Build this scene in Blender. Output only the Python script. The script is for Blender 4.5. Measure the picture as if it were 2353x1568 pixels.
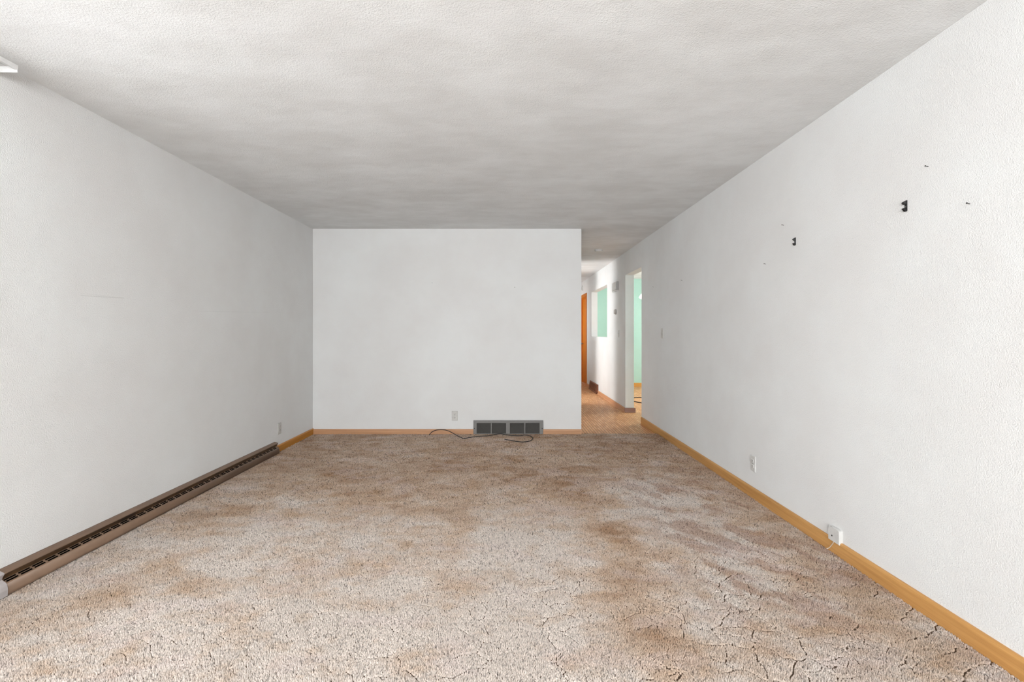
import bpy, bmesh, math, random
import numpy as np
from mathutils import Vector, Matrix

random.seed(7)
S = bpy.context.scene
C = S.collection
for o in list(bpy.data.objects):
    bpy.data.objects.remove(o)

# ------------------------------------------------------------------ camera
CAM_Z = 1.215
cam_d = bpy.data.cameras.new('camera')
cam = bpy.data.objects.new('camera', cam_d)
C.objects.link(cam)
cam.location = (0, 0, CAM_Z)
cam.rotation_euler = (math.pi / 2, 0, 0)
cam_d.sensor_width = 36
cam_d.lens = 16.0
cam_d.shift_x = 6.5 / 2353
cam_d.shift_y = -18 / 2353
cam_d.clip_start = 0.02
S.camera = cam
S.cycles.max_bounces = 5
S.cycles.diffuse_bounces = 3
S.cycles.glossy_bounces = 2
S.cycles.use_light_tree = False
S.cycles.adaptive_threshold = 0.04
S.cycles.caustics_reflective = False
S.cycles.caustics_refractive = False

# ------------------------------------------------------------------ world, light, exposure
W = bpy.data.worlds.new('sky')
S.world = W
W.use_nodes = True
W.node_tree.nodes['Background'].inputs[0].default_value = (0.86, 0.93, 1.0, 1)
W.node_tree.nodes['Background'].inputs[1].default_value = 1.0
S.view_settings.view_transform = 'Standard'
S.view_settings.look = 'None'
S.view_settings.gamma = 1
S.view_settings.use_curve_mapping = False
S.view_settings.exposure = 0.72


def daylight(name, loc, direction, sx, sy, watts, col=(0.945, 0.975, 0.99)):
    """daylight that comes in through one window, as large as the opening"""
    l = bpy.data.lights.new(name, 'AREA')
    l.shape = 'RECTANGLE'
    l.size, l.size_y = sx, sy
    l.energy = watts
    l.color = col
    o = bpy.data.objects.new(name, l)
    C.objects.link(o)
    o.location = loc
    o.rotation_euler = Vector(direction).to_track_quat('-Z', 'Z').to_euler()
    return o


daylight('daylight_left_window', (-2.56, 0.45, 1.45), (1, 0, 0), 2.3, 1.35, 52)
daylight('daylight_rear_window', (-0.2, -3.56, 1.45), (0, 1, 0), 3.6, 1.75, 230)
daylight('daylight_entry_window', (-0.82, 8.45, 1.40), (1, 0, 0), 0.8, 1.9, 82)
daylight('added_hall_light', (0.62, 11.05, 1.5), (1, 0, 0), 1.1, 1.2, 8)  # added lamp, brightens the orange door and the far hall ceiling
daylight('daylight_kitchen_window', (4.78, 8.0, 1.55), (-1, 0, 0), 2.0, 1.2, 120)

# ------------------------------------------------------------------ dimensions
XL, XR = -2.332, 1.778          # faces of the left and right walls
YB = 5.40                        # face of the wall opposite the camera
XE = 0.857                       # free end of that wall
ZC = 2.453                       # ceiling
TH = 0.133                       # wall thickness
YR = -3.40                       # wall behind the camera
ZCARPET = 0.024
YE = 13.2                        # end of the hall
XK = 4.60                        # far side of the kitchen
YK = 10.35                       # green kitchen wall


# ------------------------------------------------------------------ materials
def new_mat(name):
    m = bpy.data.materials.new(name)
    m.use_nodes = True
    nt = m.node_tree
    b = nt.nodes['Principled BSDF']
    return m, nt, b


def N(nt, kind, **kw):
    n = nt.nodes.new(kind)
    for k, v in kw.items():
        setattr(n, k, v)
    return n


def pos(nt, scale=(1, 1, 1), rot=(0, 0, 0), loc=(0, 0, 0)):
    g = N(nt, 'ShaderNodeNewGeometry')
    mp = N(nt, 'ShaderNodeMapping')
    mp.inputs['Scale'].default_value = scale
    mp.inputs['Rotation'].default_value = rot
    mp.inputs['Location'].default_value = loc
    nt.links.new(g.outputs['Position'], mp.inputs['Vector'])
    return mp.outputs['Vector']


def noise(nt, vec, scale, detail=4, rough=0.55, dist=0.0):
    n = N(nt, 'ShaderNodeTexNoise')
    n.inputs['Scale'].default_value = scale
    n.inputs['Detail'].default_value = detail
    n.inputs['Roughness'].default_value = rough
    n.inputs['Distortion'].default_value = dist
    nt.links.new(vec, n.inputs['Vector'])
    return n.outputs['Fac']


def ramp(nt, fac, stops):
    r = N(nt, 'ShaderNodeValToRGB')
    el = r.color_ramp.elements
    while len(el) < len(stops):
        el.new(0.5)
    for e, (p, c) in zip(el, stops):
        e.position = p
        e.color = c if len(c) == 4 else (*c, 1)
    nt.links.new(fac, r.inputs['Fac'])
    return r.outputs['Color']


def mix(nt, fac, a, b, mode='MIX'):
    n = N(nt, 'ShaderNodeMix', data_type='RGBA', blend_type=mode)
    for sock, v in ((n.inputs[0], fac), (n.inputs[6], a), (n.inputs[7], b)):
        if isinstance(v, (int, float)):
            sock.default_value = v
        elif isinstance(v, tuple):
            sock.default_value = (*v, 1) if len(v) == 3 else v
        else:
            nt.links.new(v, sock)
    return n.outputs[2]


def math_n(nt, op, a, b=None, c=None, clamp=False):
    n = N(nt, 'ShaderNodeMath', operation=op, use_clamp=clamp)
    for i, v in enumerate((a, b, c)):
        if v is None:
            continue
        if isinstance(v, (int, float)):
            n.inputs[i].default_value = v
        else:
            nt.links.new(v, n.inputs[i])
    return n.outputs[0]


def bump(nt, b, height, strength, dist, prev=None):
    n = N(nt, 'ShaderNodeBump')
    n.inputs['Strength'].default_value = strength
    n.inputs['Distance'].default_value = dist
    nt.links.new(height, n.inputs['Height'])
    if prev is not None:
        nt.links.new(prev, n.inputs['Normal'])
    nt.links.new(n.outputs['Normal'], b.inputs['Normal'])
    return n.outputs['Normal']


def sep(nt):
    g = N(nt, 'ShaderNodeNewGeometry')
    s = N(nt, 'ShaderNodeSeparateXYZ')
    nt.links.new(g.outputs['Position'], s.inputs[0])
    return s.outputs


def plain(name, col, rough=0.5, metal=0.0, spec=0.5, var=0.06, nscale=40):
    m, nt, b = new_mat(name)
    v = pos(nt)
    f = noise(nt, v, nscale, 3)
    lo = tuple(c * (1 - var) for c in col)
    hi = tuple(min(1, c * (1 + var)) for c in col)
    nt.links.new(ramp(nt, f, [(0.3, lo), (0.7, hi)]), b.inputs['Base Color'])
    b.inputs['Roughness'].default_value = rough
    b.inputs['Metallic'].default_value = metal
    b.inputs['Specular IOR Level'].default_value = spec
    return m


def plaster(name, c1, c2, peel=190, peel_s=0.5, big=(1, 1, 1), big_s=0.0, rough=0.2, mott=(1.6, 1.6, 1.6), scuffs=(), spec=0.3):
    m, nt, b = new_mat(name)
    v = pos(nt)
    f = noise(nt, pos(nt, scale=mott), 1.0, 3, 0.62)
    col = ramp(nt, f, [(0.35, c1), (0.68, c2)])
    xyz = sep(nt) if scuffs else None
    for (y0, z0, y1, z1, w, a) in scuffs:          # faint scrapes with a shape of their own
        t = math_n(nt, 'DIVIDE', math_n(nt, 'SUBTRACT', xyz[1], y0), y1 - y0)
        line = math_n(nt, 'MULTIPLY_ADD', t, z1 - z0, z0)
        d = math_n(nt, 'ABSOLUTE', math_n(nt, 'SUBTRACT', xyz[2], line))
        k = math_n(nt, 'LESS_THAN', d, w)
        k = math_n(nt, 'MULTIPLY', k, math_n(nt, 'GREATER_THAN', t, 0.0))
        k = math_n(nt, 'MULTIPLY', k, math_n(nt, 'LESS_THAN', t, 1.0))
        k = math_n(nt, 'MULTIPLY', k, a)
        col = mix(nt, k, col, (0.36, 0.34, 0.32))
    nt.nodes.remove(b)
    b = N(nt, 'ShaderNodeBsdfDiffuse')
    nt.links.new(b.outputs[0], nt.nodes['Material Output'].inputs['Surface'])
    nt.links.new(col, b.inputs['Color'])
    b.inputs['Roughness'].default_value = rough
    h = noise(nt, v, peel, 1, 0.6)
    pn = bump(nt, b, h, peel_s, 0.004)
    if big_s:
        h2 = noise(nt, pos(nt, scale=big), 1.0, 3, 0.62)
        bump(nt, b, h2, big_s, 0.02, pn)
    return m


def wood(name, lo, hi, axis, rough=0.42, fine=70):
    m, nt, b = new_mat(name)
    sc = [fine, fine, fine]
    sc['xyz'.index(axis)] = 2.2
    f = noise(nt, pos(nt, scale=tuple(sc)), 1.0, 6, 0.65, 0.5)
    sc2 = [9, 9, 9]
    sc2['xyz'.index(axis)] = 0.8
    f2 = noise(nt, pos(nt, scale=tuple(sc2)), 1.0, 3)
    col = ramp(nt, f, [(0.30, lo), (0.66, hi)])
    col = mix(nt, 0.35, col, ramp(nt, f2, [(0.3, lo), (0.7, hi)]))
    nt.links.new(col, b.inputs['Base Color'])
    b.inputs['Roughness'].default_value = rough
    bump(nt, b, f, 0.15, 0.001)
    return m


M = {}
M['wall'] = plaster('wall_paint', (0.785, 0.772, 0.758), (0.825, 0.825, 0.815), scuffs=())
M['wall_left'] = plaster('wall_paint_scuffed', (0.785, 0.772, 0.758), (0.825, 0.825, 0.815),
                         scuffs=((2.478, 1.420, 2.756, 1.427, 0.0016, 0.26), (2.478, 1.432, 2.756, 1.428, 0.0012, 0.14),
                                 (3.35, 1.377, 4.43, 1.417, 0.0012, 0.14)))
M['ceiling'] = plaster('ceiling_plaster', (0.765, 0.757, 0.745), (0.86, 0.86, 0.855), mott=(2.0, 3.4, 1.0), peel=160, peel_s=0.5,
                       big=(5.0, 13.0, 5.0), big_s=0.12)
M['green'] = plaster('mint_green_paint', (0.50, 0.74, 0.64), (0.54, 0.78, 0.68))
M['base_y'] = wood('oak_stain_lengthwise', (0.50, 0.235, 0.062), (0.72, 0.39, 0.135), 'y')
M['base_x'] = wood('oak_stain_crosswise', (0.44, 0.215, 0.105), (0.62, 0.345, 0.185), 'x')
M['base_left'] = wood('orange_oak_lengthwise', (0.42, 0.16, 0.02), (0.60, 0.26, 0.04), 'y')
M['base_hall'] = wood('pink_oak_lengthwise', (0.55, 0.24, 0.11), (0.74, 0.40, 0.22), 'y')
M['base_jamb'] = wood('dull_oak_crosswise', (0.26, 0.13, 0.10), (0.36, 0.20, 0.16), 'x')
M['base_kitchen'] = wood('honey_oak_crosswise', (0.60, 0.27, 0.05), (0.74, 0.38, 0.09), 'x')
M['door_wood'] = wood('orange_stained_door_wood', (0.58, 0.15, 0.006), (0.74, 0.235, 0.012), 'z', 0.35)
M['brown_metal'] = plain('brown_enamelled_metal', (0.215, 0.135, 0.088), 0.40, 0.0, 0.5, 0.08, 14)
M['slot_shade'] = plain('black_slot_shade', (0.004, 0.0035, 0.003), 0.9, 0, 0.0)  # shade behind the heater slots, painted as near-black
M['outlet_brown'] = wood('dark_streaky_brown', (0.018, 0.009, 0.004), (0.125, 0.066, 0.026), 'z', 0.45, 9)  # darker, streaked brown for the recess below the hood
M['cap_metal'] = plain('pale_grey_metal', (0.52, 0.48, 0.47), 0.5)
M['register'] = plain('red_brown_register_metal', (0.22, 0.075, 0.035), 0.4)
M['register_dark'] = plain('register_dark_inside', (0.03, 0.015, 0.01), 0.7)
M['grille'] = plain('grey_grille_metal', (0.215, 0.205, 0.195), 0.45, 0.0, 0.4)
M['grille_dark'] = plain('dark_louver_metal', (0.115, 0.108, 0.10), 0.55)  # louvers are darker than the grille frame
M['duct'] = plain('dark_duct_inside', (0.02, 0.019, 0.018), 0.9)
M['black'] = plain('black_iron', (0.012, 0.012, 0.012), 0.45)
M['cord'] = plain('black_cord_rubber', (0.012, 0.012, 0.014), 0.5)
M['plastic'] = plain('ivory_white_plastic', (0.62, 0.60, 0.57), 0.35)
M['plastic_white'] = plain('white_plastic', (0.72, 0.71, 0.69), 0.35)
M['plastic_grey'] = plain('aged_grey_plastic', (0.42, 0.40, 0.385), 0.4)
M['slot'] = plain('dark_slot', (0.03, 0.028, 0.026), 0.7)
M['steel'] = plain('screw_steel', (0.30, 0.29, 0.28), 0.35, 0.8)
M['rod'] = plain('white_enamel', (0.80, 0.79, 0.78), 0.3)
M['window_frame'] = plain('window_frame_white', (0.75, 0.75, 0.73), 0.4)
M['wire'] = plain('cream_wire', (0.66, 0.56, 0.46), 0.5)


def glass():
    m, nt, b = new_mat('window_glass')
    nt.nodes.remove(b)
    t = N(nt, 'ShaderNodeBsdfTransparent')
    g = N(nt, 'ShaderNodeBsdfGlossy')
    g.inputs['Roughness'].default_value = 0.02
    n = noise(nt, pos(nt), 3)
    mx = N(nt, 'ShaderNodeMixShader')
    nt.links.new(math_n(nt, 'MULTIPLY_ADD', n, 0.02, 0.05), mx.inputs[0])
    nt.links.new(t.outputs[0], mx.inputs[1])
    nt.links.new(g.outputs[0], mx.inputs[2])
    nt.links.new(mx.outputs[0], nt.nodes['Material Output'].inputs['Surface'])
    return m


M['glass'] = glass()


def lamp_glass():
    m, nt, b = new_mat('lit_white_lamp_glass')
    b.inputs['Base Color'].default_value = (0.9, 0.9, 0.88, 1)
    b.inputs['Roughness'].default_value = 0.4
    f = noise(nt, pos(nt), 9)
    nt.links.new(ramp(nt, f, [(0, (1, 0.97, 0.92)), (1, (1, 1, 0.98))]), b.inputs['Emission Color'])
    b.inputs['Emission Strength'].default_value = 1.1
    return m


M['lamp_glass'] = lamp_glass()


def parquet():
    m, nt, b = new_mat('finger_parquet')
    v = pos(nt, rot=(0, 0, math.pi / 2))
    br = N(nt, 'ShaderNodeTexBrick')
    br.offset = 0.5
    br.inputs['Scale'].default_value = 1.0
    br.inputs['Brick Width'].default_value = 0.15
    br.inputs['Row Height'].default_value = 0.034
    br.inputs['Mortar Size'].default_value = 0.0042
    br.inputs['Mortar Smooth'].default_value = 0.3
    br.inputs['Bias'].default_value = -0.1
    br.inputs['Color1'].default_value = (0.66, 0.28, 0.10, 1)
    br.inputs['Color2'].default_value = (0.93, 0.57, 0.29, 1)
    br.inputs['Mortar'].default_value = (0.22, 0.08, 0.028, 1)
    nt.links.new(v, br.inputs['Vector'])
    f = noise(nt, pos(nt, scale=(60, 5, 60)), 1, 4)
    col = mix(nt, 0.35, br.outputs['Color'], ramp(nt, f, [(0.3, (0.50, 0.20, 0.065)), (0.7, (0.92, 0.54, 0.27))]))
    nt.links.new(col, b.inputs['Base Color'])
    nt.links.new(ramp(nt, f, [(0.3, (0.38,) * 3), (0.7, (0.52,) * 3)]), b.inputs['Roughness'])
    b.inputs['Specular IOR Level'].default_value = 0.3
    bump(nt, b, br.outputs['Fac'], -0.25, 0.001)
    return m


M['parquet'] = parquet()


def matte(name, attr=None, col=None):
    m, nt, b = new_mat(name)
    nt.nodes.remove(b)
    d = N(nt, 'ShaderNodeBsdfDiffuse')
    if attr:
        at = N(nt, 'ShaderNodeAttribute', attribute_name=attr)
        nt.links.new(at.outputs['Color'], d.inputs['Color'])
    else:
        nt.links.new(ramp(nt, noise(nt, pos(nt), 60, 1), [(0.3, tuple(c * 0.85 for c in col)), (0.7, col)]), d.inputs['Color'])
    nt.links.new(d.outputs[0], nt.nodes['Material Output'].inputs['Surface'])
    return m


M['backing'] = matte('tan_carpet_backing', col=(0.20, 0.145, 0.105))
M['carpet'] = matte('worn_beige_carpet_pile', attr='yarn')


# ------------------------------------------------------------------ mesh helpers
def link(name, me, mat, parent=None, smooth=False):
    o = bpy.data.objects.new(name, me)
    C.objects.link(o)
    if mat is not None:
        me.materials.append(M[mat] if isinstance(mat, str) else mat)
    if parent is not None:
        o.parent = parent
    if smooth:
        me.polygons.foreach_set('use_smooth', [True] * len(me.polygons))
    return o


def pydata(name, verts, faces, mat, parent=None, smooth=False, fix=True):
    me = bpy.data.meshes.new(name)
    me.from_pydata([tuple(v) for v in verts], [], faces)
    if fix:
        bm = bmesh.new()
        bm.from_mesh(me)
        bmesh.ops.recalc_face_normals(bm, faces=bm.faces)
        bm.to_mesh(me)
        bm.free()
    me.update()
    return link(name, me, mat, parent, smooth)


def bev(o, w, seg=2, ang=40):
    md = o.modifiers.new('bevel', 'BEVEL')
    md.width = w
    md.segments = seg
    md.limit_method = 'ANGLE'
    md.angle_limit = math.radians(ang)
    return o


def cells(us, vs, filled, w0, w1, put):
    """slab between w0 and w1 made of grid cells, with holes where filled() is false"""
    V, F, idx = [], [], {}

    def vid(i, j, k):
        key = (i, j, k)
        if key not in idx:
            idx[key] = len(V)
            V.append(put(us[i], vs[j], (w0, w1)[k]))
        return idx[key]
    nu, nv = len(us) - 1, len(vs) - 1
    ok = lambda i, j: 0 <= i < nu and 0 <= j < nv and filled((us[i] + us[i + 1]) / 2, (vs[j] + vs[j + 1]) / 2)
    for i in range(nu):
        for j in range(nv):
            if not ok(i, j):
                continue
            F.append((vid(i, j, 0), vid(i, j + 1, 0), vid(i + 1, j + 1, 0), vid(i + 1, j, 0)))
            F.append((vid(i, j, 1), vid(i + 1, j, 1), vid(i + 1, j + 1, 1), vid(i, j + 1, 1)))
            if not ok(i - 1, j):
                F.append((vid(i, j, 0), vid(i, j, 1), vid(i, j + 1, 1), vid(i, j + 1, 0)))
            if not ok(i + 1, j):
                F.append((vid(i + 1, j, 0), vid(i + 1, j + 1, 0), vid(i + 1, j + 1, 1), vid(i + 1, j, 1)))
            if not ok(i, j - 1):
                F.append((vid(i, j, 0), vid(i + 1, j, 0), vid(i + 1, j, 1), vid(i, j, 1)))
            if not ok(i, j + 1):
                F.append((vid(i, j + 1, 0), vid(i, j + 1, 1), vid(i + 1, j + 1, 1), vid(i + 1, j + 1, 0)))
    return V, F


def slab(name, u0, u1, v0, v1, holes, w0, w1, put, mat, parent=None):
    us = sorted({u0, u1, *[h[0] for h in holes], *[h[1] for h in holes]})
    vs = sorted({v0, v1, *[h[2] for h in holes], *[h[3] for h in holes]})
    us = [u for u in us if u0 <= u <= u1]
    vs = [v for v in vs if v0 <= v <= v1]
    f = lambda u, v: not any(h[0] < u < h[1] and h[2] < v < h[3] for h in holes)
    return pydata(name, *cells(us, vs, f, w0, w1, put), mat, parent)


PX = lambda u, v, w: (w, u, v)      # slab standing along y, w is x
PY = lambda u, v, w: (u, w, v)      # slab standing along x, w is y
PZ = lambda u, v, w: (u, v, w)      # lying slab, w is z


def box(name, x0, x1, y0, y1, z0, z1, mat, parent=None, bevel=0.0):
    o = slab(name, x0, x1, y0, y1, (), z0, z1, PZ, mat, parent)
    if bevel:
        bev(o, bevel)
    return o


def prism(name, prof, a0, a1, put, mat, parent=None, smooth=False):
    """closed profile [(u, v)] pushed along the third axis from a0 to a1"""
    n = len(prof)
    V = [put(u, v, a0) for u, v in prof] + [put(u, v, a1) for u, v in prof]
    F = [(i, (i + 1) % n, n + (i + 1) % n, n + i) for i in range(n)]
    F += [tuple(range(n)), tuple(range(2 * n - 1, n - 1, -1))]
    return pydata(name, V, F, mat, parent, smooth)


def sheet(prof, t):
    """thin closed profile around an open polyline"""
    P = [Vector(p) for p in prof]
    off = []
    for i, p in enumerate(P):
        d = (P[min(i + 1, len(P) - 1)] - P[max(i - 1, 0)]).normalized()
        off.append(p + Vector((-d.y, d.x)) * t)
    return [tuple(p) for p in P] + [tuple(p) for p in reversed(off)]


def spline(pts, sub=8):
    P = [Vector(p) for p in pts]
    out = []
    for i in range(len(P) - 1):
        a, b, c, d = P[max(i - 1, 0)], P[i], P[i + 1], P[min(i + 2, len(P) - 1)]
        for k in range(sub):
            t = k / sub
            out.append(0.5 * ((2 * b) + (c - a) * t + (2 * a - 5 * b + 4 * c - d) * t * t + (3 * b - a - 3 * c + d) * t ** 3))
    out.append(P[-1])
    return out


def tube(name, pts, r, mat, parent=None, seg=8, closed=False):
    V, F = [], []
    n = len(pts)
    for i, p in enumerate(pts):
        if closed:
            d = (pts[(i + 1) % n] - pts[i - 1]).normalized()
        else:
            d = (pts[min(i + 1, n - 1)] - pts[max(i - 1, 0)]).normalized()
        up = Vector((0, 0, 1)) if abs(d.z) < 0.95 else Vector((1, 0, 0))
        s = d.cross(up).normalized()
        u = s.cross(d)
        for k in range(seg):
            a = 2 * math.pi * k / seg
            V.append(p + (s * math.cos(a) + u * math.sin(a)) * r)
    m = n if closed else n - 1
    for i in range(m):
        for k in range(seg):
            j = (i + 1) % n
            F.append((i * seg + k, i * seg + (k + 1) % seg, j * seg + (k + 1) % seg, j * seg + k))
    if not closed:
        F.append(tuple(range(seg)))
        F.append(tuple((n - 1) * seg + k for k in range(seg)))
    return pydata(name, V, F, mat, parent, True)


def lathe(name, prof, put, mat, parent=None, seg=28, smooth=True):
    """prof [(radius, along)] turned about the local axis; put(a, b, along)"""
    V, F = [], []
    for r, h in prof:
        for k in range(seg):
            a = 2 * math.pi * k / seg
            V.append(put(r * math.cos(a), r * math.sin(a), h))
    for i in range(len(prof) - 1):
        for k in range(seg):
            F.append((i * seg + k, i * seg + (k + 1) % seg, (i + 1) * seg + (k + 1) % seg, (i + 1) * seg + k))
    F.append(tuple(range(seg)))
    F.append(tuple((len(prof) - 1) * seg + k for k in range(seg)))
    o = pydata(name, V, F, mat, parent, smooth)
    if smooth:
        md = o.modifiers.new('edges', 'EDGE_SPLIT')
        md.split_angle = math.radians(40)
    return o


def empty(name, loc=(0, 0, 0)):
    o = bpy.data.objects.new(name, None)
    C.objects.link(o)
    o.empty_display_size = 0.05
    o.location = loc
    return o


def tag(o, label, cat, group=None):
    o['label'] = label
    o['category'] = cat
    if group:
        o['group'] = group
    return o


def struct(o, label=None):
    o['kind'] = 'structure'
    if label:
        o['label'] = label
    return o


# ------------------------------------------------------------------ the shell
# openings: (along, along, z, z)
WIN_L = (-0.70, 1.60, 0.80, 2.15)
WIN_R = (-2.0, 1.6, 0.58, 2.33)
DOORWAY = (6.118, 6.966, -0.2, 2.105)
PASS = (8.266, 9.84, 1.143, 2.100)
DOOR = (10.47, 11.28, -0.2, 2.07)

wl = slab('wall_left', YR - TH, YB + TH, -0.1, ZC + 0.02, [WIN_L], XL - TH, XL, PX, 'wall_left')
struct(wl, 'scuffed off-white wall on the left with a floor heater along it')
wb = slab('wall_back', XL, XE, -0.1, ZC + 0.02, [], YB, YB + TH, PY, 'wall')
struct(bev(wb, 0.004), 'off-white wall straight ahead with a grey return air grille')
wr = slab('wall_right', YR - TH, YE + TH, -0.1, ZC + 0.02, [DOORWAY, PASS, DOOR], XR, XR + TH, PX, 'wall')
struct(bev(wr, 0.010, 3), 'long off-white wall on the right running into the hall')
wrear = slab('wall_rear', XL, XR, -0.1, ZC + 0.02, [WIN_R], YR - TH, YR, PY, 'wall')
struct(wrear, 'off-white wall behind the camera with a wide window')

# hall beyond the back wall, with an entry recess on its left
EY0, EY1, EX = 7.93, 8.97, -0.62
struct(slab('wall_hall_left_near', YB + TH, EY0, -0.1, ZC + 0.02, [], XE - TH, XE, PX, 'wall'), 'near part of the left hall wall')
WIN_ADDED = (10.45, 11.65, 0.85, 2.15)  # opening added to let extra light onto the orange door
struct(slab('wall_hall_left_far', EY1, YE, -0.1, ZC + 0.02, [WIN_ADDED], XE - TH, XE, PX, 'wall'), 'far part of the left hall wall')
struct(slab('wall_hall_end', XE - TH, XR, -0.1, ZC + 0.02, [], YE, YE + TH, PY, 'wall'), 'white wall closing the hall')
struct(slab('wall_entry_near', EX, XE - TH, -0.1, ZC + 0.02, [], EY0 - TH, EY0, PY, 'wall'), 'near side of the entry recess')
struct(slab('wall_entry_far', EX, XE - TH, -0.1, ZC + 0.02, [], EY1, EY1 + TH, PY, 'wall'), 'far side of the entry recess')
WIN_E = (8.03, 8.87, 0.45, 2.35)
struct(slab('wall_entry_outer', EY0 - TH, EY1 + TH, -0.1, ZC + 0.02, [WIN_E], EX - TH, EX, PX, 'wall'), 'outer wall of the entry recess with a tall window')
# kitchen
WIN_K = (7.0, 9.0, 0.95, 2.15)
struct(slab('wall_kitchen_far', XR + TH, XK, -0.1, ZC + 0.02, [], YK, YK + TH, PY, 'green'), 'mint green kitchen wall seen through the doorway')
struct(slab('wall_kitchen_near', XR + TH, XK, -0.1, ZC + 0.02, [], YB - TH, YB, PY, 'green'), 'mint green kitchen wall on the near side')
struct(slab('wall_kitchen_side', YB - TH, YK + TH, -0.1, ZC + 0.02, [WIN_K], XK, XK + TH, PX, 'green'), 'mint green kitchen wall with a window')
# room behind the orange door
struct(slab('wall_closet_back', XR + TH, XR + TH + 0.7, -0.1, ZC + 0.02, [], 11.6, 11.6 + TH, PY, 'wall'), 'closet wall behind the orange door')

ce = box('ceiling', XL - TH, XK + TH, YR - TH, YE + TH, ZC, ZC + 0.12, 'ceiling')
struct(ce, 'off-white brushed plaster ceiling')
fl = box('floor', XL - TH, XK + TH, YR - TH, YE + TH, -0.12, 0.0, 'parquet')
struct(fl, 'orange-brown finger parquet floor of the hall and kitchen')


def window(name, put, u0, u1, v0, v1, w, mull, label):
    """white frame and panes standing in an opening; w is the middle of the wall"""
    ft = 0.05
    us = np.linspace(u0 + ft, u1 - ft, mull + 1)
    holes = []
    for i in range(mull):
        holes.append((us[i] + (0.02 if i else 0), us[i + 1] - (0.02 if i < mull - 1 else 0), v0 + ft, v1 - ft))
    fr = slab(name, u0, u1, v0, v1, holes, w - 0.03, w + 0.03, put, 'window_frame')
    struct(fr, label)
    for h in holes:
        slab('pane', h[0], h[1], h[2], h[3], (), w - 0.003, w + 0.003, put, 'glass', fr)
    return fr


window('window_1', PX, *WIN_L, XL - TH / 2, 3, 'wide white framed window in the left wall')
window('window_2', PY, *WIN_R, YR - TH / 2, 3, 'wide white framed window behind the camera')
window('window_3', PX, *WIN_E, EX - TH / 2, 1, 'tall white framed entry window')
window('added_hall_window', PX, *WIN_ADDED, XE - TH / 2, 1, 'added white framed window in the left hall wall, lighting the orange door')  # added window that goes with the extra hall lamp
window('window_4', PX, *WIN_K, XK + TH / 2, 2, 'white framed kitchen window')


# ------------------------------------------------------------------ carpet: backing and pile in one mesh
def lattice(x, y, seed):
    """smooth random values, one octave"""
    r = np.random.default_rng(seed).random((256, 256))
    ix, iy = np.floor(x).astype(int), np.floor(y).astype(int)
    fx, fy = x - ix, y - iy
    fx, fy = fx * fx * (3 - 2 * fx), fy * fy * (3 - 2 * fy)
    g = lambda i, j: r[(ix + i) % 256, (iy + j) % 256]
    return (g(0, 0) * (1 - fx) + g(1, 0) * fx) * (1 - fy) + (g(0, 1) * (1 - fx) + g(1, 1) * fx) * fy


def cloud(x, y, fx, fy, seed, octaves=5, gain=0.58):
    o, a, t = 0, 1.0, 0
    for k in range(octaves):
        o = o + a * lattice(x * fx * 2 ** k + 17.3 * k, y * fy * 2 ** k + 9.1 * k, seed + k)
        t += a
        a *= gain
    return o / t


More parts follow.
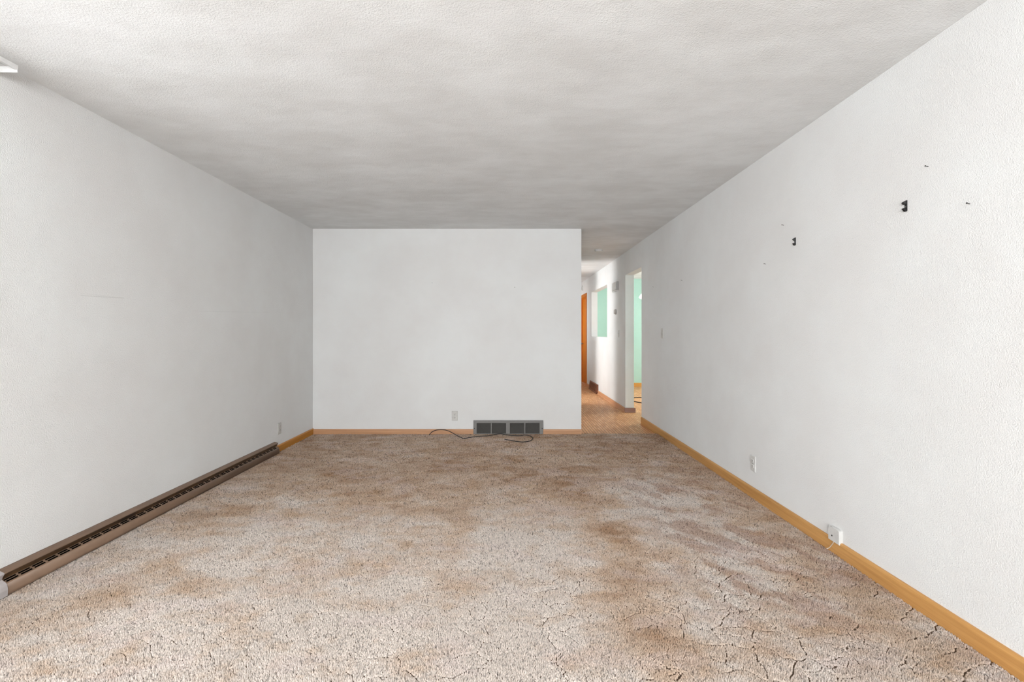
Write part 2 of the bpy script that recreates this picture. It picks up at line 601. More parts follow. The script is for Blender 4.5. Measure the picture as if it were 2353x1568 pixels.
def carpet_colour(x, y, rng):
    """worn beige yarn, soiled in clouds, walked brown at the far end, with reddish spills along the right wall"""
    bl = lambda cx, cy, rx, ry, a=0.0: np.exp(-(((x - cx) * math.cos(a) + (y - cy) * math.sin(a)) / rx) ** 2
                                              - ((-(x - cx) * math.sin(a) + (y - cy) * math.cos(a)) / ry) ** 2)
    sm = lambda v, a, b: np.clip((v - a) / (b - a), 0, 1) ** 2 * (3 - 2 * np.clip((v - a) / (b - a), 0, 1))
    c1 = cloud(x, y, 1.5, 1.9, 100) - 0.5
    c2 = cloud(x, y, 3.4, 6.5, 120) - 0.5
    c3 = cloud(x, y, 9.0, 14.0, 140, 4) - 0.5
    soil = 0.12 + 0.5 * c1 + 0.85 * c2 + 0.8 * c3
    soil += 0.50 * sm(y, 2.5, 4.3)
    soil += (0.62 + 0.8 * c2) * bl(0.59, 2.5, 0.17, 0.95) + 0.28 * bl(0.50, 3.40, 0.40, 0.28)
    soil += 0.30 * bl(-1.05, 3.70, 0.45, 0.30) + 0.30 * bl(-1.18, 2.42, 0.16, 0.12) + 0.22 * bl(-0.30, 2.75, 0.10, 0.45)
    soil += 0.22 * bl(-1.80, 2.7, 0.20, 0.9) + 0.36 * bl(1.62, 2.6, 0.20, 1.6)
    soil -= 0.50 * bl(1.02, 3.35, 0.34, 0.45) + 0.25 * bl(0.05, 2.35, 0.33, 0.45) + 0.15 * bl(-0.7, 1.75, 0.9, 0.35)
    soil = np.clip(soil, 0, 1)[:, None]
    clean, tan, brown = np.array((0.735, 0.645, 0.58)), np.array((0.64, 0.492, 0.385)), np.array((0.45, 0.292, 0.192))
    col = np.where(soil < 0.45, clean + (tan - clean) * soil / 0.45, tan + (brown - tan) * (soil - 0.45) / 0.55)
    # spills drawn out in streaks
    u, v = x * math.cos(0.6) + y * math.sin(0.6), -x * math.sin(0.6) + y * math.cos(0.6)
    st = cloud(u, v, 10.0, 4.6, 163, 5, 0.66)
    k = sm(st, 0.46, 0.62) * sm(x, 0.70, 1.1) * (1 - 0.6 * sm(y, 3.2, 4.4)) * (0.35 + 0.65 * sm(y, 1.7, 2.1))
    col = col * (1 - 0.62 * k[:, None]) + np.array((0.43, 0.27, 0.195)) * 0.62 * k[:, None]
    # small dabs of ochre and pink
    d = sm(cloud(x, y, 7, 11, 180, 4), 0.60, 0.72)[:, None]
    col = col * (1 - 0.22 * d) + np.array((0.52, 0.33, 0.18)) * 0.22 * d
    d = sm(cloud(x, y, 5, 9, 200, 4), 0.56, 0.70)[:, None]
    col = col * (1 - 0.30 * d) + np.array((0.74, 0.62, 0.585)) * 0.30 * d
    # yarn to yarn
    t = rng.random(len(x))
    f = np.where(t < 0.10, 0.38 + 3.2 * t, 0.76 + 0.32 * t)[:, None]
    return np.clip(col * f * 1.04, 0, 0.95).astype(np.float32)


def make_carpet():
    rng = np.random.default_rng(3)
    X0, X1 = XL, XR
    Y0, Y1 = YR, YB + 0.02
    P = []
    zones = [(-0.6, 0.9, 0.0098), (0.9, 2.3, 0.0062), (2.3, 3.2, 0.0075), (3.2, 4.2, 0.0098), (4.2, YB + 0.02, 0.0125)]
    for (a, b, s) in zones:
        nx, ny = int((X1 - X0) / s), int((b - a) / (s * 0.87))
        gx, gy = np.meshgrid(np.arange(nx), np.arange(ny), indexing='ij')
        x = X0 + (gx + 0.5 + 0.5 * (gy % 2)) * s + rng.normal(0, 0.22 * s, gx.shape)
        y = a + (gy + 0.5) * s * 0.87 + rng.normal(0, 0.22 * s, gx.shape)
        P.append(np.stack([x.ravel(), y.ravel(), np.full(x.size, s)], 1))
    P = np.concatenate(P)
    P = P[(P[:, 0] > X0 + 0.004) & (P[:, 0] < X1 - 0.004) & (P[:, 1] < Y1)]
    x, y, s = P.T

    def sines(x, y, f, seed, n=7):
        r = np.random.default_rng(seed)
        o = np.zeros_like(x)
        for _ in range(n):
            a = r.uniform(0, 2 * math.pi)
            k = f * r.uniform(0.5, 1.8)
            o += np.sin((x * math.cos(a) + y * math.sin(a)) * k + r.uniform(0, 6.28))
        return o / n

    # seams where the pile parts: edges of wobbly cells about a hand across
    def edge(x, y, cell, seed, wob):
        qx = (x + wob * sines(x, y, 16, seed + 1) + 0.20 * wob * sines(x, y, 70, seed + 5)) / cell
        qy = (y + wob * sines(x, y, 16, seed + 2) + 0.20 * wob * sines(x, y, 70, seed + 6)) / (cell * 0.75)
        r = np.random.default_rng(seed)
        G = 128
        jx, jy = r.random((G, G)), r.random((G, G))
        ix, iy = np.floor(qx).astype(int), np.floor(qy).astype(int)
        f1 = np.full(x.shape, 9.0)
        f2 = np.full(x.shape, 9.0)
        for dx in (-1, 0, 1):
            for dy in (-1, 0, 1):
                cx, cy = ix + dx, iy + dy
                d = np.hypot(cx + jx[cx % G, cy % G] - qx, cy + jy[cx % G, cy % G] - qy)
                f2 = np.minimum(f2, np.maximum(f1, d))
                f1 = np.minimum(f1, d)
        return (f2 - f1) * cell

    nearer = np.clip((3.7 - y) / 1.5, 0.0, 1.0) * (0.85 + 0.15 * np.clip(x, -1, 1))
    lean = np.zeros_like(x)
    for cell, seed, wob, width, lim in ((0.140, 11, 0.08, 0.0027, -0.18), (0.075, 21, 0.05, 0.0017, 0.0)):
        e = edge(x, y, cell, seed, wob)
        dl = 0.0012
        gx_ = (edge(x + dl, y, cell, seed, wob) - e) / dl
        gy_ = (edge(x, y + dl, cell, seed, wob) - e) / dl
        gm = np.maximum(np.hypot(gx_, gy_), 0.3)
        dist = e / gm
        mk = np.clip((sines(x, y, 13, seed + 20) + 0.35 * sines(x, y, 45, seed + 21) - lim) * 5, 0, 1) * nearer
        w = width * mk * (1 + 0.75 * np.abs(gy_) / gm)
        push = np.maximum(0, w + 0.0022 * mk - dist) * (dist < 0.016)
        x = x + gx_ / gm * push
        y = y + gy_ / gm * push
        lean = np.maximum(lean, np.clip(1 - dist / 0.018, 0, 1) * mk)
    n = len(x)
    seg = 6
    h = np.minimum(0.0080 + 0.3 * s, 0.0112) * rng.uniform(0.72, 1.12, n) * (1 - 0.30 * lean) \
        + 0.0016 * sines(x, y, 9, 51)
    zb = ZCARPET - 0.011
    rad = 0.70 * s * rng.uniform(0.85, 1.1, n)
    ang = rng.uniform(0, 6.28, n)
    V = np.zeros((n, seg + 1, 3), np.float32)
    for k in range(seg):
        a = ang + 2 * math.pi * k / seg
        V[:, k, 0] = x + rad * np.cos(a)
        V[:, k, 1] = y + rad * np.sin(a)
        V[:, k, 2] = zb
    V[:, seg, 0] = x + rng.normal(0, 0.25, n) * s
    V[:, seg, 1] = y + rng.normal(0, 0.25, n) * s
    V[:, seg, 2] = zb + h
    V[:, :, 0] = np.clip(V[:, :, 0], X0 + 0.001, X1 - 0.001)
    yarn = carpet_colour(x, y, rng)
    base = (np.arange(n) * (seg + 1))[:, None]
    F = np.stack([np.stack([base[:, 0] + k, base[:, 0] + (k + 1) % seg, base[:, 0] + seg], 1) for k in range(seg)], 1)
    V = V.reshape(-1, 3)
    F = F.reshape(-1, 3)
    # backing strip under the pile and the pile behind the camera as a plain top
    nb = len(V)
    BV = np.array([[X0, -0.6, zb], [X1, -0.6, zb], [X1, Y1, zb], [X0, Y1, zb],
                   [X0, Y0, ZCARPET - 0.003], [X1, Y0, ZCARPET - 0.003], [X1, -0.6, ZCARPET - 0.003], [X0, -0.6, ZCARPET - 0.003],
                   [X0, Y1, 0.0], [X1, Y1, 0.0], [XE + 0.002, Y1, 0.0]], np.float32)
    BF = np.array([[0, 1, 2], [0, 2, 3], [4, 5, 6], [4, 6, 7], [7, 6, 1], [7, 1, 0], [3, 2, 9], [3, 9, 8]]) + nb
    V = np.concatenate([V, BV])
    F = np.concatenate([F, BF]).astype(np.int32)
    me = bpy.data.meshes.new('carpet')
    me.vertices.add(len(V))
    me.vertices.foreach_set('co', V.ravel())
    me.loops.add(F.size)
    me.loops.foreach_set('vertex_index', F.ravel())
    me.polygons.add(len(F))
    me.polygons.foreach_set('loop_start', np.arange(0, F.size, 3, dtype=np.int32))
    me.polygons.foreach_set('use_smooth', np.ones(len(F), bool))
    mi = np.zeros(len(F), np.int32)
    mi[[len(F) - 8, len(F) - 7]] = 1
    me.materials.append(M['carpet'])
    me.materials.append(M['backing'])
    me.polygons.foreach_set('material_index', mi)
    me.update(calc_edges=True)
    at = me.attributes.new('yarn', 'FLOAT_COLOR', 'POINT')
    cols = np.ones((len(V), 4), np.float32)
    cols[:n * (seg + 1), :3] = np.repeat(yarn, seg + 1, axis=0)
    cols[n * (seg + 1):, :3] = (0.64, 0.55, 0.48)
    at.data.foreach_set('color', cols.ravel())
    o = bpy.data.objects.new('carpet', me)
    C.objects.link(o)
    tag(o, 'worn beige wall-to-wall carpet with brown stains and parted pile', 'carpet')
    o['kind'] = 'stuff'


make_carpet()


# ------------------------------------------------------------------ baseboards
def board_prof(t, h, z0=0.0, shoe=0.0):
    p = [(0, z0), (t, z0), (t, h - 0.012), (t - 0.002, h - 0.005), (t - 0.006, h - 0.0005), (t - 0.009, h), (0, h)]
    if shoe:
        p = [(0, z0), (t + shoe, z0), (t + shoe, z0 + shoe * 0.7), (t + shoe * 0.6, z0 + shoe * 1.3), (t, z0 + shoe * 1.5),
             (t, h - 0.012), (t - 0.002, h - 0.005), (t - 0.006, h - 0.0005), (t - 0.009, h), (0, h)]
    return p


BT, BH = 0.015, 0.092
FAR_RIGHT = lambda u, v, a: (XR - u, a, v)
o = prism('baseboard_right', board_prof(BT, BH + 0.002), YR, 6.10, FAR_RIGHT, 'base_y')
struct(o, 'golden oak baseboard along the right wall')
o = prism('baseboard_left', board_prof(BT, BH - 0.006), 4.522, YB, lambda u, v, a: (XL + u, a, v), 'base_left')
struct(o, 'short orange oak baseboard between heater and corner')
prism('board', board_prof(BT, BH - 0.006), YR, 2.012, lambda u, v, a: (XL + u, a, v), 'base_left', o)
GX0, GX1, GZ0, GZ1 = -0.423, 0.403, 0.021, 0.181
o = prism('baseboard_back', board_prof(BT, BH - 0.014), XL, GX0 + 0.012, lambda u, v, a: (a, YB - u, v), 'base_x')
struct(o, 'oak baseboard on the far wall, left of the return grille')
o = prism('baseboard_back_end', board_prof(BT, BH - 0.016), GX1 - 0.012, XE, lambda u, v, a: (a, YB - u, v), 'base_x')
struct(o, 'oak baseboard on the far wall, right of the return grille')
o = prism('baseboard_hall', board_prof(0.013, 0.072, 0, 0.012), DOORWAY[1] + 0.0, 10.40, FAR_RIGHT, 'base_hall')
struct(o, 'pinkish oak baseboard with shoe moulding in the hall')
o = prism('baseboard_jamb', board_prof(0.013, 0.074, 0, 0.010), XR - 0.013, XR + TH + 0.022,
          lambda u, v, a: (a, DOORWAY[1] - u, v), 'base_jamb')
struct(bev(o, 0.004), 'dull brown baseboard block wrapped round the doorway end')
o = prism('baseboard_kitchen', board_prof(0.013, 0.085, 0, 0.010), XR + TH, XK, lambda u, v, a: (a, YK - u, v), 'base_kitchen')
struct(o, 'honey oak baseboard under the green kitchen wall')
o = box('trim_1', XE, XR - BT, YB + 0.012, YB + 0.034, 0.0, 0.012, 'base_x', None, 0.003)
struct(o, 'low wooden strip where the carpet meets the parquet')

# ------------------------------------------------------------------ orange door in the hall
d0, d1, dz = DOOR[0], DOOR[1], DOOR[3]
dr = slab('door_1', d0 + 0.016, d1 - 0.016, 0.008, dz - 0.016, [], XR + 0.045, XR + 0.085, PX, 'door_wood')
struct(dr, 'orange stained wooden door in the right hall wall')
jm = slab('door_jamb', d0, d1, 0.0, dz, [(d0 + 0.014, d1 - 0.014, -1, dz - 0.014)], XR - 0.002, XR + TH + 0.002, PX, 'door_wood', dr)
slab('casing', d0 - 0.062, d1 + 0.062, 0.0, dz + 0.068, [(d0 + 0.006, d1 - 0.006, -1, dz - 0.006)], XR - 0.016, XR, PX, 'door_wood', dr)
slab('door_stop', d0 + 0.014, d1 - 0.014, 0.0, dz - 0.014, [(d0 + 0.026, d1 - 0.026, -1, dz - 0.026)], XR + 0.030, XR + 0.044, PX, 'door_wood', dr)
slab('strike_plate', XR + 0.046, XR + 0.072, 0.985, 1.050, [], d0 + 0.0135, d0 + 0.016, PY, 'slot', dr)
box('threshold', XR - 0.01, XR + TH + 0.01, d0 + 0.014, d1 - 0.014, 0.0, 0.014, 'base_hall', dr)
lathe('door_knob', [(0.010, 0), (0.010, -0.03), (0.022, -0.038), (0.027, -0.050), (0.022, -0.062), (0.008, -0.066)],
      lambda a, b, h: (XR + 0.045 + h, d1 - 0.085 + a, 0.96 + b), 'steel', dr)

# ------------------------------------------------------------------ baseboard heater on the left wall
HY0, HY1 = 2.068, 4.515
ht = empty('baseboard_heater', (XL, HY0, ZCARPET))
tag(ht, 'long brown metal baseboard heater along the foot of the left wall', 'heater')
ZH = ZCARPET - 0.004
HP = lambda u, v, a: (u, a - HY0, v - 0.004)      # local to the empty


def hput(u, v, a):
    return (u, a - HY0, v - 0.004)


prism('top_hood', sheet([(0.001, 0.111), (0.006, 0.1125), (0.014, 0.1110), (0.0345, 0.1010), (0.0355, 0.0985), (0.0345, 0.0970)], 0.0012), HY0, HY1, hput, 'brown_metal', ht)
op = prism('outlet_panel', sheet([(0.0340, 0.0975), (0.0275, 0.0860), (0.0225, 0.0722)], 0.0012), HY0, HY1, hput, 'outlet_brown', ht)
op['label'] = 'dark streaky brown outlet panel'
prism('wall_flange', [(0.0, 0.106), (0.0022, 0.106), (0.0022, 0.1145), (0.0, 0.1145)], HY0, HY1, hput, 'brown_metal', ht)
prism('front_cover', sheet([(0.0415, 0.0560), (0.0450, 0.0510), (0.0480, 0.0410), (0.0495, 0.0290), (0.0490, 0.0160), (0.0475, 0.002)],
                           0.0012), HY0, HY1, hput, 'brown_metal', ht, True)
# slotted outlet between hood and cover, two rows of slots
ga, gb = Vector((0.0225, 0.0722)), Vector((0.0415, 0.0560))
gd = (gb - ga)
gl = gd.length
gd.normalize()
gn = Vector((-gd.y, gd.x))
if gn.y < 0:
    gn = -gn


def gput(u, v, w):
    p = ga + gd * v + gn * w
    return (p.x, u - HY0, p.y - 0.004)


pitch = 0.0622
ns = int((HY1 - HY0 - 0.01) / pitch)
holes = []
for i in range(ns):
    a = HY0 + 0.006 + i * pitch
    for v0, v1 in ((0.0030, 0.0108), (0.0134, 0.0212)):
        holes.append((a + 0.004 * (v0 > 0.01), a + pitch - 0.010 + 0.004 * (v0 > 0.01), v0, v1))
slab('slotted_outlet', HY0, HY1, 0.0, gl, holes, -0.0012, 0.0, gput, 'brown_metal', ht)
# solid filler whose black colour stands in for shade behind the slots
prism('inside', [(0.002, 0.004), (0.0455, 0.004), (0.0455, 0.040), (0.0385, 0.0520), (0.0210, 0.0665), (0.017, 0.078), (0.002, 0.078)],
      HY0 + 0.002, HY1 - 0.002, hput, 'slot_shade', ht)
capp = [(0.0, 0.0), (0.0505, 0.0), (0.0520, 0.016), (0.0525, 0.029), (0.0505, 0.042), (0.0470, 0.0535), (0.0420, 0.0605),
        (0.0245, 0.0715), (0.0290, 0.0840), (0.0370, 0.0980), (0.0365, 0.1025), (0.0150, 0.1130), (0.0, 0.1150)]
c1 = prism('end_cap', capp, HY0 - 0.055, HY0 + 0.002, hput, 'cap_metal', ht)
c1['label'] = 'pale grey metal end cap'
prism('end_cap', capp, HY1 - 0.002, HY1 + 0.006, hput, 'brown_metal', ht)

# ------------------------------------------------------------------ return air grille on the far wall
rg = empty('return_air_grille', ((GX0 + GX1) / 2, YB, GZ0))
tag(rg, 'grey metal return air grille with four louvred panels on the far wall', 'air vent')
gx, gz = (GX0 + GX1) / 2, GZ0
GW, GH = GX1 - GX0, GZ1 - GZ0


def gfx(c):           # photograph-like fraction across the grille to local x
    return -GW / 2 + GW * c


ops = [(gfx(0.049), gfx(0.248)), (gfx(0.264), gfx(0.466)), (gfx(0.524), gfx(0.727)), (gfx(0.745), gfx(0.945))]
zb, zt = 0.008, GH - 0.030
gput2 = lambda u, v, w: (u, w, v)
fr = slab('frame', -GW / 2, GW / 2, 0, GH, [(a, b, zb, zt) for a, b in ops], -0.022, -0.010, gput2, 'grille', rg)
bev(fr, 0.004, 2)
slab('rim', -GW / 2, GW / 2, 0, GH, [(-GW / 2 + 0.012, GW / 2 - 0.012, 0.006, GH - 0.012)], -0.012, 0.0, gput2, 'grille', rg)
slab('duct_back', -GW / 2 + 0.012, GW / 2 - 0.012, 0.006, GH - 0.012, [], -0.0015, -0.0005, gput2, 'duct', rg)
for a, b in ops:
    V, F = [], []
    nl = 13
    for i in range(nl):
        z = zb + (i + 0.5) * (zt - zb) / nl
        q = len(V)
        for xx in (a + 0.0005, b - 0.0005):
            V += [(xx, -0.0165, z - 0.0035), (xx, -0.0160, z - 0.0046), (xx, -0.0035, z + 0.0035), (xx, -0.0040, z + 0.0046)]
        for k in range(4):
            F.append((q + k, q + (k + 1) % 4, q + 4 + (k + 1) % 4, q + 4 + k))
        F += [(q, q + 1, q + 2, q + 3), (q + 7, q + 6, q + 5, q + 4)]
    lv = pydata('louvers', V, F, 'grille_dark', rg)
    lv['kind'] = 'stuff'
for sx in (gfx(0.015), gfx(0.985)):
    lathe('screw', [(0.0055, 0.0), (0.005, -0.0015), (0.003, -0.0025)],
          lambda a, b, h, sx=sx: (sx + a, -0.022 + h, GH * 0.42 + b), 'slot', rg, 12)


# ------------------------------------------------------------------ outlets, switches
def wall_frame(face):
    """(across, up, out) -> local coordinates of a thing fixed on that wall"""
    return {'back': lambda a, u, w: (a, -w, u),
            'right': lambda a, u, w: (-w, a, u),
            'left': lambda a, u, w: (w, a, u)}[face]


def plate(parent, P, w=0.070, h=0.115, mat='plastic'):
    t = 0.0055
    V = [P(-w / 2, -h / 2, 0), P(w / 2, -h / 2, 0), P(w / 2, h / 2, 0), P(-w / 2, h / 2, 0),
         P(-w / 2 + .004, -h / 2 + .004, t), P(w / 2 - .004, -h / 2 + .004, t), P(w / 2 - .004, h / 2 - .004, t), P(-w / 2 + .004, h / 2 - .004, t),
         P(-w / 2, -h / 2, 0.002), P(w / 2, -h / 2, 0.002), P(w / 2, h / 2, 0.002), P(-w / 2, h / 2, 0.002)]
    F = [(3, 2, 1, 0), (4, 5, 6, 7)] + [(i, (i + 1) % 4, 8 + (i + 1) % 4, 8 + i) for i in range(4)] \
        + [(8 + i, 8 + (i + 1) % 4, 4 + (i + 1) % 4, 4 + i) for i in range(4)]
    return pydata('cover_plate', V, F, mat, parent)


def pbox(name, P, a0, a1, u0, u1, w0, w1, mat, parent):
    V = [P(a, u, w) for w in (w0, w1) for a, u in ((a0, u0), (a1, u0), (a1, u1), (a0, u1))]
    F = [(0, 1, 2, 3), (4, 5, 6, 7)] + [(i, (i + 1) % 4, 4 + (i + 1) % 4, 4 + i) for i in range(4)]
    return pydata(name, V, F, mat, parent)


def outlet(face, loc, label, mat='plastic'):
    P = wall_frame(face)
    e = empty('wall_outlet', loc)
    tag(e, label, 'outlet', 'duplex wall outlets')
    plate(e, P, mat=mat)
    for s in (-1, 1):
        c = s * 0.0195
        pts = []
        for k in range(20):
            a = 2 * math.pi * k / 20
            pts.append((max(-0.0165, min(0.0165, 0.0185 * math.cos(a))), c + max(-0.0125, min(0.0125, 0.0185 * math.sin(a)))))
        V = [P(a, u, 0.005) for a, u in pts] + [P(a, u, 0.0085) for a, u in pts]
        n = len(pts)
        F = [(i, (i + 1) % n, n + (i + 1) % n, n + i) for i in range(n)] + [tuple(range(n)), tuple(range(n, 2 * n))]
        r = pydata('receptacle', V, F, mat, e)
        pbox('slot', P, -0.0075, -0.0050, c - 0.001, c + 0.0075, 0.008, 0.0088, 'slot', r)
        pbox('slot', P, 0.0050, 0.0075, c + 0.0, c + 0.0070, 0.008, 0.0088, 'slot', r)
        pbox('slot', P, -0.0025, 0.0025, c - 0.0095, c - 0.0045, 0.008, 0.0088, 'slot', r)
    lathe('screw', [(0.0036, 0.005), (0.0034, 0.0066), (0.001, 0.007)], lambda a, b, h: P(a, b, h), 'steel', e, 10)
    return e


def switch(face, loc, label):
    P = wall_frame(face)
    e = empty('light_switch', loc)
    tag(e, label, 'light switch', 'wall light switches')
    plate(e, P)
    pbox('toggle_frame', P, -0.006, 0.006, -0.013, 0.013, 0.005, 0.0068, 'plastic_grey', e)
    tg = [(-0.0045, 0.006, -0.003), (0.0045, 0.006, -0.003), (0.0045, 0.006, 0.009), (-0.0045, 0.006, 0.009),
          (-0.0035, 0.016, 0.007), (0.0035, 0.016, 0.007), (0.0035, 0.016, 0.012), (-0.0035, 0.016, 0.012)]
    pydata('toggle', [P(a, u, w) for a, w, u in tg],
           [(0, 1, 2, 3), (4, 5, 6, 7)] + [(i, (i + 1) % 4, 4 + (i + 1) % 4, 4 + i) for i in range(4)], 'plastic', e)
    for s in (-1, 1):
        lathe('screw', [(0.0034, 0.005), (0.0032, 0.0064), (0.001, 0.0068)],
              lambda a, b, h, s=s: P(a, s * 0.030 + b, h), 'steel', e, 10)
    return e


outlet('back', (-0.645, YB, 0.234), 'ivory duplex outlet on the far wall left of the grey grille')
outlet('left', (XL, 4.615, 0.249), 'white duplex outlet low on the left wall above the heater end')
outlet('right', (XR, 3.315, 0.266), 'white duplex outlet low on the right wall above the baseboard', 'plastic_white')
switch('right', (XR, 5.285, 1.213), 'light switch on the right wall just before the kitchen doorway')
switch('right', (XR, 7.385, 1.205), 'light switch in the hall between doorway and pass-through')

# ------------------------------------------------------------------ small phone box low on the right wall
P = lambda a, u, w: (-w, a, u)
pj = empty('phone_jack_box', (XR, 2.468, 0.082))
tag(pj, 'small white phone jack box on top of the right baseboard', 'phone jack')
n = 10
arc = [(-0.042, 0.0), (0.042, 0.0), (0.042, 0.073)]
arc = [(-0.042, 0.0), (0.042, 0.0)] + [(0.042 * math.cos(t), 0.073 + 0.006 * math.sin(t)) for t in np.linspace(0, math.pi, n)]
m = len(arc)
V = [P(a, u, 0.0) for a, u in arc] + [P(a, u, 0.017) for a, u in arc] + [P(a * 0.95, 0.036 + (u - 0.036) * 0.95, 0.0195) for a, u in arc]
F = [tuple(range(m)), tuple(range(2 * m, 3 * m))]
for q in (0, m):
    F += [(q + i, q + (i + 1) % m, q + m + (i + 1) % m, q + m + i) for i in range(m)]
pydata('cover', V, F, 'plastic_white', pj)
lathe('screw', [(0.0045, 0.019), (0.0042, 0.0205), (0.001, 0.021)], lambda a, b, h: P(0.012 + a, 0.030 + b, h), 'slot', pj, 10)
pbox('cable_port', P, 0.006, 0.024, 0.0745, 0.0775, 0.008, 0.0192, 'slot', pj)
wp = spline([(-0.016, 0.002, 0.004), (-0.0175, 0.006, -0.008), (-0.018, 0.016, -0.024), (-0.021, 0.030, -0.045), (-0.030, 0.038, -0.054)], 6)
tube('wire', wp, 0.0022, 'wire', pj, 8)

# ------------------------------------------------------------------ black hooks and nails high on the right wall


def hook(loc, label):
    e = empty('wall_hook', loc)
    tag(e, label, 'hook', 'black iron hooks on the right wall')
    pbox('back_plate', P, -0.006, 0.006, -0.022, 0.024, 0.0, 0.0028, 'black', e)
    # faceted knob head at the top
    V = [P(a, u, w) for a, u, w in ((-0.007, 0.024, 0.002), (0.007, 0.024, 0.002), (0.007, 0.006, 0.002), (-0.007, 0.006, 0.002),
                                    (-0.008, 0.020, 0.009), (0.008, 0.020, 0.009), (0.008, 0.007, 0.009), (-0.008, 0.007, 0.009),
                                    (-0.006, 0.0150, 0.016), (0.006, 0.0150, 0.016), (0.006, 0.0115, 0.016), (-0.006, 0.0115, 0.016))]
    F = [(0, 1, 2, 3), (8, 9, 10, 11)]
    for q in (0, 4):
        F += [(q + i, q + (i + 1) % 4, q + 4 + (i + 1) % 4, q + 4 + i) for i in range(4)]
    pydata('head', V, F, 'black', e)
    # upturned lower arm
    prof = [(0.0, -0.015), (0.002, -0.0175), (0.005, -0.018), (0.008, -0.014), (0.011, -0.0100), (0.015, -0.0108), (0.0165, -0.0135),
            (0.013, -0.0165), (0.0095, -0.022), (0.005, -0.0255), (0.001, -0.0245)]
    prism('lower_hook', prof, -0.0055, 0.0055, lambda u, v, a: P(a, v, u), 'black', e)
    lathe('screw', [(0.0028, 0.0026), (0.0024, 0.0042), (0.001, 0.0046)], lambda a, b, h: P(a, -0.004 + b, h), 'steel', e, 10)
    return e


hook((XR, 2.038, 1.785), 'black iron wall hook nearest the camera on the right wall')
hook((XR, 2.828, 1.785), 'black iron wall hook farther along the right wall')


def nail(y, z, label, r=0.0022, face='right'):
    Q = wall_frame(face)
    loc = (XR, y, z) if face == 'right' else (y, YB, z)
    e = empty('wall_nail', loc)
    tag(e, label, 'nail', 'nails left in the walls')
    tilt = 0.003
    lathe('shank', [(r * 0.5, -0.0005), (r * 0.5, 0.012)], lambda a, b, h: Q(a + 0.0, b + tilt * h / 0.012, h), 'slot', e, 8)
    lathe('head', [(r, 0.012), (r, 0.0135), (r * 0.6, 0.0142)], lambda a, b, h: Q(a, b + tilt, h), 'slot', e, 10)


nail(1.931, 1.922, 'tiny nail high on the right wall, above and right of the near hook', 0.0030)
nail(1.756, 1.714, 'tiny nail on the right wall, rightmost in the picture', 0.0030)
nail(2.947, 1.914, 'tiny nail on the right wall just above the far hook', 0.0026)
nail(3.152, 1.694, 'tiny nail on the right wall below and left of the far hook', 0.0030)
nail(4.673, 1.757, 'tiny nail on the right wall nearest the light switch')
nail(5.600, 1.782, 'tiny nail on the right wall beside the doorway top')
nail((993 - 1170) * 0.00516, CAM_Z + 115 * 0.00516, 'tiny nail at eye height on the far wall, left one', 0.0030, 'back')
nail((1183 - 1170) * 0.00516, CAM_Z + 105 * 0.00516, 'tiny nail at eye height on the far wall, right one', 0.0034, 'back')

# ------------------------------------------------------------------ curtain rod over the left window
cr = empty('curtain_rod', (XL, 2.050, ZC - 0.062))
tag(cr, 'white curtain rod with its end bent back to the left wall', 'curtain rod')
RD = 0.120
rod_z0, rod_z1 = 0.010, 0.030
# open channel rod: front face with lips, running toward the camera and round the corner
slab('rod', -2.95, 0.0, rod_z0, rod_z1, [], RD - 0.003, RD, PX, 'rod', cr)
slab('upper_lip', RD - 0.010, RD - 0.003, -2.95, -0.003, [], rod_z1 - 0.002, rod_z1, PZ, 'rod', cr)
slab('lower_lip', RD - 0.010, RD - 0.003, -2.95, -0.003, [], rod_z0, rod_z0 + 0.002, PZ, 'rod', cr)
rt = slab('return_arm', 0.002, RD - 0.001, rod_z0 - 0.012, rod_z1 - 0.004, [], -0.003, 0.0, PY, 'rod', cr)
slab('wall_bracket', -0.030, 0.004, rod_z0 - 0.012, rod_z1 + 0.006, [], 0.0, 0.0025, PX, 'rod', cr)

# ------------------------------------------------------------------ black cable on the carpet by the grille


def at_floor(px, py, lift=0.0):
    yy = (CAM_Z - ZCARPET - 0.004) * 1046 / (py - 766)
    return Vector(((px - 1170) * yy / 1046, yy, ZCARPET + 0.004 + lift))


def at_depth(px, py, yy):
    return Vector(((px - 1170) * yy / 1046, yy, CAM_Z - (py - 766) * yy / 1046))


cz = lambda c: 960 + c / 5.8825
cy = lambda c: 920 + c / 5.8857
run = [at_floor(cz(150), cy(474)), at_depth(cz(190), cy(432), 5.31), at_depth(cz(250), cy(406), 5.30), at_depth(cz(330), cy(400), 5.29),
       at_depth(cz(400), cy(412), 5.27), at_depth(cz(470), cy(445), 5.24), at_depth(cz(540), cy(485), 5.20), at_floor(cz(590), cy(508)),
       at_floor(cz(620), cy(516), -0.004), at_floor(cz(650), cy(516)), at_floor(cz(750), cy(497)), at_floor(cz(850), cy(488)), at_floor(cz(980), cy(480)),
       at_depth(cz(1050), cy(464), 5.30), at_depth(cz(1120), cy(456), 5.29), at_depth(cz(1190), cy(469), 5.28), at_floor(cz(1280), cy(479)),
       at_floor(cz(1380), cy(482)), at_depth(cz(1450), cy(473), 5.24), at_floor(cz(1520), cy(487)), at_floor(cz(1555), cy(510)),
       at_floor(cz(1535), cy(542)), at_floor(cz(1480), cy(560)), at_floor(cz(1400), cy(566)), at_floor(cz(1300), cy(552)), at_floor(cz(1170), cy(529))]
cb = empty('black_cable', run[0])
tag(cb, 'loose black cable lying on the carpet in front of the grille', 'cable')
loc = [p - run[0] for p in run]
sp = spline(loc, 6)
tube('cable', sp, 0.0042, 'cord', cb, 8)
d = (sp[-1] - sp[-3]).normalized()
tube('connector', [sp[-1] - d * 0.002, sp[-1] + d * 0.020], 0.0050, 'wire', cb, 8)

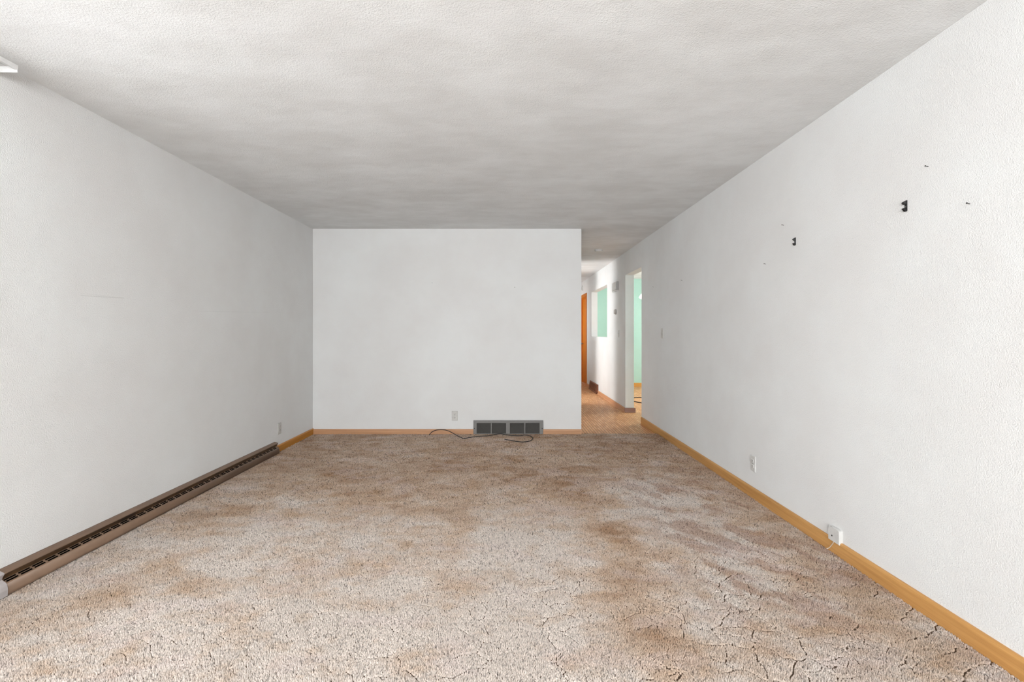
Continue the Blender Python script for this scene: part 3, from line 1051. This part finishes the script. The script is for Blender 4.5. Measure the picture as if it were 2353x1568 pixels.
# ------------------------------------------------------------------ hall fittings
sm = empty('smoke_alarm', (1.324, 6.74, ZC))
tag(sm, 'round white smoke alarm on the hall ceiling', 'smoke alarm')
lathe('housing', [(0.056, 0), (0.056, -0.012), (0.050, -0.030), (0.030, -0.036), (0.004, -0.037)], lambda a, b, h: (a, b, h), 'plastic_white', sm)
lathe('vent_ring', [(0.0572, -0.012), (0.0572, -0.0165), (0.054, -0.0165), (0.054, -0.012)], lambda a, b, h: (a, b, h), 'plastic_grey', sm)

dc = empty('door_chime', (XR, 7.535, 1.915))
tag(dc, 'white door chime box high on the hall wall beside the pass-through', 'door chime')
bev(pbox('housing', P, -0.155, 0.155, 0.0, 0.142, 0.0, 0.036, 'plastic_grey', dc), 0.004)
bev(pbox('front_cover', P, -0.150, 0.150, 0.010, 0.138, 0.036, 0.047, 'plastic_white', dc), 0.005)
prism('sound_scoop', [(0.004, 0.004), (0.042, 0.004), (0.040, -0.008), (0.022, -0.014), (0.004, -0.008)], -0.150, 0.150,
      lambda u, v, a: P(a, v, u), 'plastic_white', dc)

th = empty('thermostat', (XR, 7.570, 1.570))
tag(th, 'round pale thermostat on the hall wall under the door chime', 'thermostat')
lathe('base_ring', [(0.044, 0), (0.044, 0.012), (0.040, 0.018)], lambda a, b, h: P(a, b, h), 'plastic_grey', th)
lathe('dial', [(0.036, 0.016), (0.036, 0.030), (0.030, 0.038), (0.010, 0.040)], lambda a, b, h: P(a, b, h), 'plastic', th)

ab = empty('wall_alarm_box', (XR, 10.97, 2.300))
tag(ab, 'small white box on the wall above the orange door', 'alarm box')
bev(pbox('housing', P, -0.045, 0.045, -0.058, 0.058, 0, 0.030, 'plastic_white', ab), 0.004)
for u in (-0.025, 0.0, 0.025):
    pbox('slot', P, -0.028, 0.028, u - 0.004, u + 0.004, 0.029, 0.0308, 'slot', ab)

# brown baseboard register in the hall
RY0, RY1 = 9.07, 9.93
rr = empty('floor_register', (XR, (RY0 + RY1) / 2, 0.0))
tag(rr, 'red-brown slatted heat register at the foot of the hall wall', 'register')
hw = (RY1 - RY0) / 2
prism('body', [(0.0, 0.02), (0.030, 0.02), (0.030, 0.03), (0.016, 0.165), (0.010, 0.175), (0.0, 0.175)], -hw + 0.01, hw - 0.01,
      lambda u, v, a: P(a, v, u), 'register_dark', rr)
for a in (-hw, hw - 0.02):
    prism('side_plate', [(0.0, 0.0), (0.040, 0.0), (0.040, 0.030), (0.022, 0.175), (0.012, 0.186), (0.0, 0.186)], a, a + 0.02,
          lambda u, v, t: P(t, v, u), 'register', rr)
ns_ = 9
for i in range(ns_):
    a = -hw + 0.02 + (i + 0.5) * (2 * hw - 0.04) / ns_
    prism('slat', [(0.028, 0.030), (0.039, 0.030), (0.021, 0.172), (0.012, 0.172)], a - 0.020, a + 0.020, lambda u, v, t: P(t, v, u), 'register', rr)
prism('top_rail', [(0.006, 0.168), (0.024, 0.168), (0.018, 0.186), (0.006, 0.188)], -hw, hw, lambda u, v, t: P(t, v, u), 'register', rr)
prism('bottom_rail', [(0.026, 0.0), (0.042, 0.0), (0.040, 0.032), (0.026, 0.032)], -hw, hw, lambda u, v, t: P(t, v, u), 'register', rr)

# ------------------------------------------------------------------ kitchen: lamp and cord on the floor
kl = empty('pendant_lamp', (2.635, 8.80, ZC))
tag(kl, 'hanging white glass lamp in the green kitchen', 'pendant lamp')
lathe('canopy', [(0.055, 0), (0.055, -0.012), (0.020, -0.030), (0.006, -0.032)], lambda a, b, h: (a, b, h), 'steel', kl)
tube('stem', [Vector((0, 0, -0.02)), Vector((0, 0, -0.42))], 0.006, 'steel', kl)
lathe('shade', [(0.022, -0.405), (0.040, -0.420), (0.062, -0.455), (0.100, -0.505), (0.122, -0.540), (0.118, -0.556), (0.085, -0.575), (0.02, -0.582)],
      lambda a, b, h: (a, b, h), 'lamp_glass', kl)
tube('pull_chain', [Vector((-0.03, 0, -0.57)), Vector((-0.03, 0, -0.72))], 0.0025, 'steel', kl)
lathe('pull_knob', [(0.002, -0.715), (0.008, -0.725), (0.008, -0.740), (0.002, -0.748)], lambda a, b, h: (-0.03 + a, b, h), 'slot', kl, 12)

kc = empty('looped_cord', (2.40, 8.2, 0.0))
tag(kc, 'dark cord looped on the kitchen floor beyond the doorway', 'cord')
ring = []
for k in range(44):
    a = 2 * math.pi * k / 44
    ring.append(Vector((0.05 + 0.235 * math.cos(a) + 0.02 * math.sin(3 * a), -0.01 + 0.375 * math.sin(a) + 0.02 * math.cos(2 * a), 0.008)))
tube('cord_loop', ring, 0.008, 'cord', kc, 8, True)
tail = spline([(0.28, 0.0, 0.008), (0.34, 0.2, 0.008), (0.55, 0.3, 0.008), (0.8, 0.25, 0.008)], 6)
tube('cord_tail', tail, 0.008, 'cord', kc, 8)
